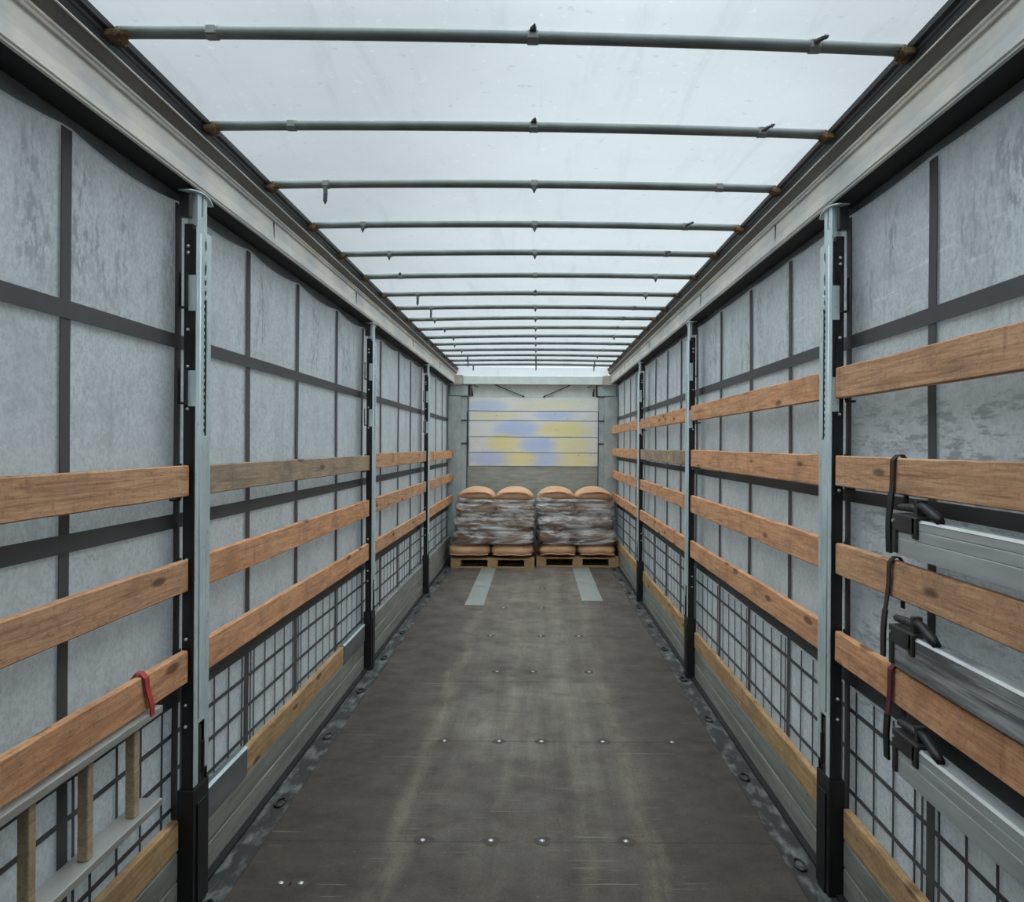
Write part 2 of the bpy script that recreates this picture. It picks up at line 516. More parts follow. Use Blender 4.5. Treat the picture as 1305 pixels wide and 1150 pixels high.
def mat_planks():
    m = NT('faded_painted_planks', rough=0.6, spec=0.3)
    v = m.coord((1, 1, 1))
    xyz = m.sep(v)
    c = m.ramp(m.noise(m.coord((2, 1, 14)), 1.5, 5, 0.6), [(0.3, (0.86, 0.87, 0.83)), (0.7, (0.95, 0.955, 0.92))])

    def blob(cx, cz, rx, rz):
        a = m.math('POWER', m.math('DIVIDE', m.math('SUBTRACT', xyz['X'], cx), rx), 2.0)
        b = m.math('POWER', m.math('DIVIDE', m.math('SUBTRACT', xyz['Z'], cz), rz), 2.0)
        d = m.math('ADD', m.math('ADD', a, b), m.math('MULTIPLY', m.math('SUBTRACT', m.noise(m.coord((2, 1, 9)), 3.0, 4), 0.5), 0.9))
        return m.math('SUBTRACT', 1.0, m.step(d, 0.05, 1.75))
    for cx, cz, rx, rz, a in ((-0.80, 2.38, 0.34, 0.10, 0.55), (0.30, 2.24, 0.34, 0.07, 0.7), (-0.32, 2.03, 0.36, 0.14, 0.8),
                              (0.02, 1.78, 0.30, 0.13, 0.85), (-0.72, 1.56, 0.36, 0.12, 0.7), (0.12, 1.55, 0.36, 0.12, 0.75)):
        c = m.mix(m.math('MULTIPLY', blob(cx, cz, rx, rz), a), c, (0.52, 0.66, 0.98))
    for cx, cz, rx, rz, a in ((0.20, 2.41, 0.55, 0.08, 0.35), (-0.66, 2.23, 0.40, 0.06, 0.5), (0.42, 2.02, 0.40, 0.13, 0.85), (-0.52, 1.80, 0.26, 0.14, 0.85),
                              (0.55, 1.78, 0.30, 0.14, 0.6), (-0.26, 1.56, 0.26, 0.12, 0.85), (0.60, 1.55, 0.30, 0.13, 0.7)):
        c = m.mix(m.math('MULTIPLY', blob(cx, cz, rx, rz), a), c, (0.97, 0.86, 0.38))
    s = m.step(m.noise(m.coord((2.5, 1, 7)), 4.5, 4, 0.6), 0.685, 0.71)
    c = m.mix(m.math('MULTIPLY', s, 0.8), c, (0.12, 0.12, 0.11))
    m.color(c)
    return m.m


def mat_ply():
    m = NT('grey_plywood', rough=0.7, spec=0.25)
    c = m.ramp(m.noise(m.coord((2.2, 1, 11)), 1.8, 6, 0.65), [(0.3, (0.30, 0.325, 0.285)), (0.7, (0.50, 0.52, 0.465))])
    m.color(c)
    return m.m


def mat_sack():
    m = NT('brown_paper_sack', rough=0.7, spec=0.3)
    v = m.coord((1, 1, 1), jitter=True)
    c = m.ramp(m.noise(v, 5, 5, 0.6), [(0.3, (0.62, 0.36, 0.21)), (0.7, (0.80, 0.50, 0.31))])
    m.color(c)
    m.bump(m.noise(v, 14, 5, 0.6), 0.5, 0.02)
    return m.m


def mat_film():
    m = NT('clear_stretch_film', rough=0.14, spec=1.0)
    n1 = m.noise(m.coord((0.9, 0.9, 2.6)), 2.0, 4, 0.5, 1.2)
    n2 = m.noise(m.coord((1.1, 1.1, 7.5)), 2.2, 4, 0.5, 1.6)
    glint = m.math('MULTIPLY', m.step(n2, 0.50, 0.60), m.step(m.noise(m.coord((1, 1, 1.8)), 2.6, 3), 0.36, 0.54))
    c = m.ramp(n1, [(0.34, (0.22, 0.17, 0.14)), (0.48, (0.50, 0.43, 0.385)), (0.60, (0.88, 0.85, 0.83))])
    c = m.mix(m.math('MULTIPLY', glint, 0.9), c, (0.92, 0.92, 0.92))  # white highlights painted into the film colour
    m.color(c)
    tp = m.n.new('ShaderNodeBsdfTransparent')
    tp.inputs['Color'].default_value = (0.88, 0.85, 0.83, 1)
    mx = m.n.new('ShaderNodeMixShader')
    fac = m.math('MAXIMUM', m.step(n1, 0.34, 0.68), m.math('MULTIPLY', glint, 0.85))
    m.l.new(m.math('ADD', m.math('MULTIPLY', fac, 0.55), 0.38), mx.inputs[0])
    m.l.new(tp.outputs[0], mx.inputs[1]); m.l.new(m.b.outputs[0], mx.inputs[2])
    m.l.new(mx.outputs[0], m.out.inputs['Surface'])
    m.bump(m.noise(m.coord((1.6, 1.6, 8)), 2.0, 5, 0.55, 1.8), 0.8, 0.06)
    return m.m


CURTAIN, ROOF, FLOOR, PLANKS, PLY, SACK, FILM = (mat_curtain(), mat_roof(), mat_floor(), mat_planks(), mat_ply(), mat_sack(), mat_film())

# ------------------------------------------------------------------ trailer frame of reference
XC, HALF = -0.065, 1.22           # centre line and half width between the inner faces of the side posts
Y0, Y1 = -0.45, 13.16             # rear sill and front wall
RAILZ = 2.735
POSTS = {-1: [3.205, 6.58, 9.93], 1: [3.335, 6.40, 9.48]}
SIDE = {-1: 'left', 1: 'right'}


def X(s, out):
    return XC + s * (HALF + out)


# ------------------------------------------------------------------ floor
mb = MB()
mb.box(X(-1, 0.10), X(1, 0.10), Y0, Y1, -0.03, 0.0)
floor = tag(mb.build('floor', FLOOR), 'dark brown worn plywood load floor', None, None, 'structure')
for y, xs in ((3.72, (-0.50, -0.195, 0.035, 0.41)), (4.97, (-0.544, -0.215, 0.039, 0.406, 0.82)), (6.50, (-0.30, -0.02, 0.42)),
              (7.72, (-0.42, 0.05, 0.40)), (9.05, (-0.35, 0.06)), (10.3, (0.08,)), (3.35, (-1.02, -0.94))):
    for x in xs:
        mb = MB()
        mb.tube([(x, y, -0.001), (x, y, 0.004), (x, y, 0.006)], [0.013, 0.012, 0.004], 10)
        mb.build('floor_screw', BOLT, floor, o=(x, y, 0), smooth=True)
        mb = MB()                       # worn dark countersink round the screw
        n = 20
        rr = [0.055 * (0.75 + 0.35 * noise.noise((x * 9 + math.cos(k * 2 * math.pi / n), y * 9 + math.sin(k * 2 * math.pi / n), 2))) for k in range(n)]
        mb.add([(x + rr[k] * math.cos(k * 2 * math.pi / n), y + rr[k] * math.sin(k * 2 * math.pi / n), 0.0012) for k in range(n)], [tuple(range(n))])
        mb.build('worn_patch', WORN, floor, o=(x, y, 0))
n_trim = 0


def trim_name():
    global n_trim
    n_trim += 1
    return 'trim_%d' % n_trim


for s in (-1, 1):
    mb = MB()
    mb.box(X(s, 0.03), X(s, -0.085), Y0, Y1, -0.01, 0.003)
    t = tag(mb.build(trim_name(), EDGE), 'worn steel edge strip along the %s side of the floor' % SIDE[s], None, None, 'structure')
    mb = MB()
    mb.box(X(s, 0.028), X(s, 0.10), Y0, Y1, -0.005, 0.016)  # black strip painting the shaded gap under the side boards
    mb.build('gap_shade_strip', BLACK_MATT, t)
    for k in range(13):
        y = 1.3 + k * 0.93 + (0.35 if s > 0 else 0)
        if y > 12.9: continue
        mb = MB()
        x = X(s, -0.035)
        mb.tube([(x + 0.030 * math.cos(a) * 0.75, y + 0.05 * math.sin(a), 0.008) for a in [i * math.pi / 8 for i in range(17)]], 0.006, 6)
        mb.box(x - 0.014, x + 0.014, y - 0.055, y - 0.03, 0.002, 0.014)
        mb.build('lashing_ring', DARKSTEEL, t, o=(x, y, 0), smooth=True)

# steel strips let into the floor before the pallets
for x0, x1, ya, w in ((-0.785, -0.575, 9.18, 'left'), (0.525, 0.765, 9.48, 'right')):
    mb = MB()
    n = 14
    mb.box(x0, x1, ya, 11.94 if w == 'left' else 12.09, 0.0, 0.005)
    p = mb.build('floor_plate', PLATE, o=((x0 + x1) / 2, ya, 0), bevel=0.002)
    tag(p, 'pale grey steel strip on the floor running to the %s pallet' % w, 'metal plate', 'steel strips on the floor')

# ------------------------------------------------------------------ roof sheet
BOWS = [(2.43, 2.51), (3.14, 3.19), (3.85, 3.87), (4.56, 4.56), (5.25, 5.20), (5.95, 5.89), (6.65, 6.59), (7.31, 7.24),
        (7.98, 7.82), (8.63, 8.45), (9.30, 9.10), (9.92, 9.78), (10.55, 10.45), (11.18, 11.10), (11.82, 11.76), (12.44, 12.40)]
mb = MB()
ymid = [1.05, 1.75] + [0.5 * (a + b) for a, b in BOWS]


def roofpt(u, v):
    x = XC + (u * 2 - 1) * (HALF - 0.030)
    y = Y0 + v * (Y1 - Y0 - 0.05)
    t = (x - XC) / HALF
    z = 2.990 + 0.014 * (1 - t * t)
    d = min(abs(y - q) for q in ymid)
    z += 0.012 * min(1.0, d / 0.33) * (0.5 + 0.5 * noise.noise((x * 1.1, y * 0.8, 3)))
    z += 0.006 * noise.noise((x * 4 + y * 0.5, y * 1.3, 0.5)) * min(1.0, d / 0.1)
    return (x, y, z)


mb.grid(lambda u, v: roofpt(1 - u, v), 40, 220)
tag(mb.build('ceiling', ROOF, smooth=True), 'translucent white roof tarpaulin', None, None, 'structure')

# ------------------------------------------------------------------ roof rails
for s in (-1, 1):
    prof = [(0.0, 2.735), (0.0, 2.740), (-0.004, 2.745), (0.002, 2.790), (0.004, 2.852), (-0.004, 2.856), (-0.006, 2.862), (0.0, 2.866),
            (0.0, 2.870), (-0.006, 2.873), (-0.007, 2.880), (0.002, 2.884), (0.06, 2.90), (0.105, 2.90), (0.105, 2.80), (0.012, 2.79), (0.012, 2.735)]
    mb = MB()
    mb.prism([(X(s, o), z) for o, z in prof], Y0, Y1)
    r = tag(mb.build(trim_name(), ALU), 'aluminium roof rail along the top of the %s wall' % SIDE[s], None, None, 'structure')
    mb = MB()
    mb.prism([(X(s, o), z) for o, z in ((0.004, 2.883), (-0.008, 2.893), (-0.028, 2.913), (-0.029, 2.918), (0.105, 2.918), (0.105, 2.90), (0.06, 2.901))], Y0, Y1)
    mb.build('rail_hood', ALU_BROWN, r)
    mb = MB()
    mb.prism([(X(s, o), z) for o, z in ((-0.031, 2.912), (-0.034, 2.915), (-0.033, 2.919), (-0.026, 2.921))], Y0, Y1)
    mb.build('rail_lip', ALU, r)
    mb = MB()
    mb.box(X(s, 0.0125), X(s, 0.128), Y0, Y1, 2.737, 2.80)  # black fill paints the shade of the roller gap under the rail
    mb.build('roller_gap_shade', BLACK_MATT, r)
    mb = MB()
    mb.prism([(X(s, o), z) for o, z in ((-0.024, 2.920), (-0.030, 2.945), (-0.034, 2.95), (-0.034, 2.96), (-0.045, 2.966), (-0.047, 2.984), (0.105, 2.984), (0.105, 2.920))], Y0, Y1)
    mb.build('bow_track', BLACK, r)
    mb = MB()
    for y in (4.05, 5.9, 8.6, 11.0):
        mb.box(X(s, -0.001), X(s, 0.006), y, y + 0.004, 2.745, 2.85)
    mb.build('joint_line', BLACK_MATT, r)

# ------------------------------------------------------------------ curtain walls
VST = {-1: [0.92, 1.70, 2.46, 3.23, 4.02, 4.85, 5.80, 6.66, 7.45, 8.38, 9.22, 10.05, 10.75, 11.5, 12.3, 12.93],
       1: [1.10, 1.88, 2.67, 3.38, 4.16, 4.94, 5.74, 6.60, 7.31, 8.08, 8.88, 9.79, 10.62, 11.30, 12.1, 12.9]}
HST = {-1: [(2.165, 0.054), (1.470, 0.056), (0.805, 0.10)], 1: [(2.195, 0.054), (1.575, 0.048), (0.865, 0.10)]}
THIN = {-1: (0.645, 0.50, 0.36), 1: (0.715, 0.55, 0.39)}
CO = 0.115
for s in (-1, 1):
    def wave(y, z):
        return 0.006 * noise.noise((y * 0.9, z * 0.8, 5 + s)) + 0.003 * noise.noise((y * 2.5, z * 1.5, 9 + s))
    mb = MB()
    mb.grid(lambda u, v: (X(s, CO + 0.006 + wave(Y0 + u * (Y1 - Y0), 0.02 + v * 2.716)), Y0 + u * (Y1 - Y0), 0.02 + v * 2.716), 160, 30)
    wall = tag(mb.build('wall_' + SIDE[s], CURTAIN, smooth=True), 'grey tarpaulin curtain forming the %s wall' % SIDE[s], None, None, 'structure')
    for y in VST[s]:
        mb = MB()
        w = 0.052 if rnd.random() < 0.8 else 0.045
        mb.ribbon([(X(s, CO - 0.003 + wave(y, z)), y, z) for z in [0.05 + k * 0.095 for k in range(28)] + [2.70]], (0, 1, 0), w, 0.0015)
        mb.build('vertical_strap', STRAP, wall, o=(X(s, CO), y, 0))
    for z, w in HST[s]:
        mb = MB()
        mb.ribbon([(X(s, CO - 0.0055 + wave(y, z)), y, z) for y in [Y0 + k * (Y1 - Y0) / 120 for k in range(121)]], (0, 0, 1), w, 0.0015)
        mb.build('horizontal_strap', STRAP, wall)
    mb = MB()
    y = 0.6
    wide = VST[s]
    while y < 12.95:
        if min(abs(y - q) for q in wide) > 0.035:
            mb.ribbon([(X(s, CO - 0.002 + wave(y, z)), y, z) for z in [0.10 + k * 0.1 for k in range(8)]], (0, 1, 0), 0.013, 0.001)
        y += 0.168
    for q in wide:
        mb.ribbon([(X(s, CO - 0.002 + wave(q + 0.055, z)), q + 0.06, z) for z in [0.10 + k * 0.1 for k in range(8)]], (0, 1, 0), 0.013, 0.001)
    for z in THIN[s]:
        mb.ribbon([(X(s, CO - 0.004 + wave(y, z)), y, z) for y in [Y0 + k * (Y1 - Y0) / 120 for k in range(121)]], (0, 0, 1), 0.017, 0.001)
    mb.build('strap_lattice', STRAP, wall)
    # scalloped hem along the top, sagging between the straps
    mb = MB()
    edges = [Y0] + VST[s] + [Y1]

    def hem(u, v):
        y = Y0 + u * (Y1 - Y0)
        a = max(q for q in edges if q <= y + 1e-6)
        b = min(q for q in edges if q > y - 1e-6) if y < Y1 - 1e-6 else Y1
        t = (y - a) / max(b - a, 1e-6)
        zb = 2.708 - 0.026 * 4 * t * (1 - t) * (1 if s < 0 else 0.3)
        return (X(s, CO - 0.008 + 0.004 * v), y, zb + v * (2.736 - zb))
    mb.grid(hem, 260, 3)
    mb.build('curtain_hem', HEM, wall, smooth=True)

# ------------------------------------------------------------------ front wall
fw = empty('wall_front', (XC, Y1, 0))
tag(fw, 'front bulkhead of grey plywood and faded painted planks', None, None, 'structure')
YF = 13.08
mb = MB(); mb.box(X(-1, 0.145), X(1, 0.145), YF + 0.03, Y1 + 0.03, 0, 2.86)
mb.build('back_panel', GREY_PAINT, fw)
mb = MB(); mb.box(-1.10, 1.00, YF, YF + 0.03, 0.0, 1.44)
mb.build('plywood_panel', PLY, fw)
zs = [1.44, 1.655, 1.90, 2.155, 2.305, 2.53]
for a, b in zip(zs, zs[1:]):
    mb = MB(); mb.box(-1.065, 0.965, YF - 0.012, YF + 0.03, a + 0.006, b - 0.004)
    mb.build('painted_plank', PLANKS, fw, o=(0, 0, 0), bevel=0.003)
mb = MB(); mb.box(-1.02, 0.93, YF + 0.01, YF + 0.03, 2.53, 2.72)
mb.build('upper_panel', BEAM_PAINT, fw)
mb = MB(); mb.box(X(-1, -0.13), X(1, -0.13), YF - 0.10, YF + 0.03, 2.722, 2.855)
mb.build('header_beam', BEAM_PAINT, fw, bevel=0.006)
mb = MB()
mb.grid(lambda u, v: (XC + (1 - 2 * u) * (HALF - 0.03), YF + 0.03 - 0.01 * v, 2.85 + 0.148 * v), 20, 4)
mb.build('roof_flap', ROOF, fw, smooth=True)
for s in (-1, 1):
    mb = MB(); mb.box(X(s, 0.10), X(s, -0.125), YF - 0.11, YF + 0.03, 2.715, 2.87)
    mb.build('corner_block', BEIGE_PAINT, fw, bevel=0.006)
    mb = MB()
    mb.prism([(X(s, 0.10), 0), (X(s, -0.10), 0), (X(s, -0.10), 2.53), (X(s, 0.10), 2.53)], YF - 0.10, YF + 0.03)
    mb.box(X(s, -0.10), X(s, -0.185), YF - 0.03, YF + 0.03, 0.0, 2.53)
    cp = mb.build('corner_post', GREY_PAINT, fw, bevel=0.005)
    mb = MB()
    mb.box(X(s, -0.187), X(s, -0.196), YF - 0.034, YF + 0.02, 0.0, 2.30)
    for z in (2.15, 1.79):
        mb.box(X(s, -0.10), X(s, -0.196), YF - 0.045, YF - 0.03, z, z + 0.018)
    mb.build('locking_rod', DARKSTEEL, cp)
    mb = MB(); mb.box(X(s, 0.08), X(s, -0.205), YF - 0.06, YF + 0.03, 2.545, 2.715)
    mb.build('corner_bracket', GREY_PAINT, fw, bevel=0.004)
    mb = MB(); mb.box(X(s, -0.212), X(s, -0.228), YF - 0.03, YF + 0.02, 2.54, 2.72)
    mb.build('bracket_edge', DARKSTEEL, fw)
    xa, xb = (-0.66, -0.20) if s < 0 else (0.52, 0.10)
    mb = MB(); mb.tube([(xa, YF - 0.03, 2.72), (xb, YF - 0.02, 2.535)], 0.008, 6)
    mb.tube([(xb - 0.03 * s * -1, YF - 0.02, 2.547), (xb, YF - 0.02, 2.533)], 0.013, 6)
    mb.build('tension_cable', DARKSTEEL, fw, smooth=True)
    mb = MB()
    xh = X(s, -0.27)
    mb.tube([(xh, YF - 0.02, 2.545), (xh - s * 0.0, YF - 0.03, 2.60), (xh + s * 0.012, YF - 0.03, 2.66)], [0.016, 0.012, 0.008], 6)
    mb.tube([(xh - s * 0.03, YF - 0.03, 2.715), (xh - s * 0.05, YF - 0.04, 2.69), (xh - s * 0.10, YF - 0.04, 2.685)], 0.007, 6)
    mb.build('hook', DARKSTEEL, fw, smooth=True)

# ------------------------------------------------------------------ unseen rear doors, added shut to darken the foreground
for n, (xa, xb) in enumerate(((X(-1, 0.10), XC - 0.004), (XC + 0.004, X(1, 0.10)))):
    mb = MB(); mb.box(xa, xb, Y0 - 0.035, Y0 - 0.002, 0.0, 2.98)
    d = tag(mb.build('door_%d' % (n + 1), DARK_DOOR), 'unseen grey rear door leaf, shut to darken the foreground', None, None, 'structure')
    mb = MB(); mb.tube([((xa + xb) / 2, Y0 + 0.015, 0.1), ((xa + xb) / 2, Y0 + 0.015, 2.9)], 0.017, 10)
    mb.build('locking_bar', GALV, d, smooth=True)

mb = MB(); mb.box(X(-1, 0.10), X(1, 0.10), Y0 - 0.03, 1.15, 3.012, 3.05)  # unseen opaque cover, added to dim the end near the camera
t = tag(mb.build(trim_name(), DARK_DOOR), 'unseen opaque rear roof cover added to darken the foreground', None, None, 'structure')

# ------------------------------------------------------------------ dropside panels
BAYN = ['nearest', 'second', 'third', 'farthest']


def bays(s):
    p = POSTS[s]
    return [(Y0 + 0.1, p[0] - 0.080), (p[0] + 0.080, p[1] - 0.080), (p[1] + 0.080, p[2] - 0.080), (p[2] + 0.080, YF - 0.115)]


def side_panel(s, i):
    a, b = bays(s)[i]
    root = empty('side_board', (X(s, 0.055), (a + b) / 2, 0.018))
    mb = MB()
    prof = [(0.055, 0.018), (0.055, 0.118), (0.060, 0.123), (0.060, 0.127), (0.055, 0.132), (0.055, 0.226), (0.060, 0.230), (0.060, 0.234), (0.082, 0.234), (0.082, 0.018)]
    mb.prism([(X(s, o), z) for o, z in prof], a, b)
    mb.build('lower_panel', DROP, root, bevel=0.002)
    zt0, zt1 = 0.235, 0.357
    wood = {(-1, 0): [(a, b)], (-1, 1): [(3.86, 5.80)], (1, 0): [(a, b)], (1, 1): [(a, b)], (1, 2): [(a, b)], (1, 3): [(a, b)]}.get((s, i), [])
    if not wood:
        mb = MB(); mb.prism([(X(s, o), z) for o, z in ((0.055, zt0), (0.055, zt1 - 0.006), (0.060, zt1), (0.082, zt1), (0.082, zt0))], a, b)
        mb.build('upper_panel', DROP, root, bevel=0.002)
    else:
        wa, wb = wood[0]
        mb = wood_board(s, wa + 0.004, wb - 0.004, (zt0 + zt1) / 2 + 0.002, 0.052, 0.118, 0.03, chips=True)
        w = mb.build('wooden_infill', WOOD_Y, root, o=(X(s, 0.067), (wa + wb) / 2, 0.296))
        tag(w, 'yellowish splintered timber top strip')
        for c, d in ((a, wa), (wb, b)):
            if d - c > 0.1:
                mb = MB(); mb.prism([(X(s, o), z) for o, z in ((0.048, zt0), (0.048, zt1 + 0.002), (0.056, zt1 + 0.008), (0.085, zt1 + 0.008), (0.085, zt0))], c, d)
                k = mb.build('cap_sleeve', CAPSTEEL, root, bevel=0.003)
                mb = MB(); mb.prism([(X(s, o), z) for o, z in ((0.046, zt1 + 0.003), (0.055, zt1 + 0.011), (0.060, zt1 + 0.011), (0.050, zt1))], c, d)
                mb.build('bright_edge', GALV, k)
    mat = {(-1, 0): 'with a timber top strip below the ladder', (-1, 1): 'with a splintered timber strip between two dark steel sleeves',
           (-1, 2): 'all in metal beyond the second left post', (-1, 3): 'all in metal beside the left pallet',
           (1, 0): 'with a timber top strip below the load bars', (1, 1): 'with a timber top strip behind the first right post',
           (1, 2): 'with a timber top strip behind the second right post', (1, 3): 'with a timber top strip beside the right pallet'}[(s, i)]
    tag(root, 'grey aluminium side board ' + mat, 'side board', 'aluminium side boards')


def wood_board(s, a, b, zc, out, h, th, chips=False, sag=0.0):
    """a sawn plank between y=a and y=b with worn, slightly wavy edges"""
    mb = MB()
    n = max(8, int((b - a) / 0.07))
    sd = rnd.random() * 100
    c = 0.004
    rings = []
    for i in range(n + 1):
        t = i / n
        y = a + (b - a) * t
        dz = 0.004 * noise.noise((sd, y * 0.6, 1)) - sag * 4 * t * (1 - t)
        dx = 0.004 * noise.noise((sd, y * 0.7, 7))
        top = h / 2 + 0.0022 * noise.noise((sd + 3, y * 4, 2))
        bot = h / 2 + 0.0022 * noise.noise((sd + 5, y * 4, 2))
        cf = c * (1 + 0.8 * noise.noise((sd, y * 6, 3)))
        if chips:
            q = noise.noise((sd + 11, y * 3.2, 4))
            if q > 0.38: cf += 0.045 * (q - 0.38); top -= 0.03 * (q - 0.38)
        q2 = noise.noise((sd + 17, y * 5.0, 4))
        if q2 > 0.5: cf += 0.012 * (q2 - 0.5) * 4
        o0, o1 = out + dx, out + th + dx
        prof = [(o0, -bot + c), (o0, top - cf), (o0 + cf, top), (o1 - c, top), (o1, top - c), (o1, -bot + c), (o1 - c, -bot), (o0 + c, -bot)]
        rings.append([(X(s, o), y, zc + dz + z) for o, z in prof])
    vs = [p for r in rings for p in r]
    fs = []
    for i in range(n):
        for k in range(8):
            fs.append((i * 8 + k, i * 8 + (k + 1) % 8, (i + 1) * 8 + (k + 1) % 8, (i + 1) * 8 + k))
    fs += [tuple(range(7, -1, -1)), tuple(n * 8 + k for k in range(8))]
    mb.add(vs, fs)
    return mb


for s in (-1, 1):
    for i in range(4):
        side_panel(s, i)

# ------------------------------------------------------------------ wooden slats between the posts
LEVELS = {-1: [1.628, 1.272, 0.932], 1: [2.020, 1.678, 1.336, 0.992]}
LEVEL_N = {-1: ['top', 'middle', 'lowest'], 1: ['top', 'second from top', 'third from top', 'lowest']}
PLACE = {(-1, 0): 'before the nearest left post', (-1, 1): 'between the first and second left posts',
         (-1, 2): 'between the second and third left posts', (-1, 3): 'beside the left pallet stack',
         (1, 0): 'before the nearest right post', (1, 1): 'between the first and second right posts',
         (1, 2): 'between the second and third right posts', (1, 3): 'beside the right pallet stack'}
TONE = {(-1, 0): [1, 1, 0], (-1, 1): [2, 0, 0], (-1, 2): [1, 1, 1], (-1, 3): [0, 1, 0],
        (1, 0): [1, 1, 1, 0], (1, 1): [0, 0, 0, 0], (1, 2): [0, 2, 0, 0], (1, 3): [0, 0, 0, 0]}
TONE_W = ['orange-brown', 'brown', 'weathered grey-brown']
EXTRA = {(-1, 0, 0): ' over bare curtain', (-1, 0, 2): ' holding the ladder', (1, 0, 1): ' with a black strap',
         (1, 0, 2): ' with a brown strap', (1, 0, 3): ' with a dark red strap'}
for s in (-1, 1):
    for i, (a, b) in enumerate(bays(s)):
        for k, z in enumerate(LEVELS[s]):
            out = 0.022 if s < 0 else 0.016
            aa, bb = a + 0.004, b + 0.002
            if (s, i, k) == (-1, 1, 0): aa += 0.03
            if i == 2 and s < 0: z += (0.008, 0.004, 0.0)[k]
            h = 0.117 + rnd.uniform(-0.003, 0.006) + (0.008 if i == 1 and k > 0 else 0)
            mb = wood_board(s, aa, bb, z, out, h, 0.026)
            ob = mb.build('wooden_slat', WOOD[TONE[(s, i)][k]], o=(X(s, out + 0.013), (aa + bb) / 2, z))
            tag(ob, '%s slat %s%s, %s one' % (TONE_W[TONE[(s, i)][k]] + ' wooden', PLACE[(s, i)], EXTRA.get((s, i, k), ''), LEVEL_N[s][k]),
                'wooden slat', 'wooden slats on the %s wall' % SIDE[s])

# ------------------------------------------------------------------ sliding side posts
def cell_hole(mb, s, out, y0, y1, z0, z1, ry, rz):
    """flat plate cell with an oval hole"""
    yc, zc = (y0 + y1) / 2, (z0 + z1) / 2
    n = 16
    vs, fs = [], []
    for i in range(n):
        a = 2 * math.pi * i / n + math.pi / 4
        c, sn = math.cos(a), math.sin(a)
        m = max(abs(c), abs(sn))
        vs.append((X(s, out), yc + c / m * (y1 - y0) / 2, zc + sn / m * (z1 - z0) / 2))
    for i in range(n):
        a = 2 * math.pi * i / n + math.pi / 4
        vs.append((X(s, out), yc + math.cos(a) * ry, zc + math.sin(a) * rz))
    for i in range(n):
        vs.append((X(s, out + 0.004), vs[n + i][1], vs[n + i][2]))
    for i in range(n):
        j = (i + 1) % n
        fs.append((i, j, n + j, n + i))
        fs.append((n + i, n + j, 2 * n + j, 2 * n + i))
    mb.add(vs, fs)


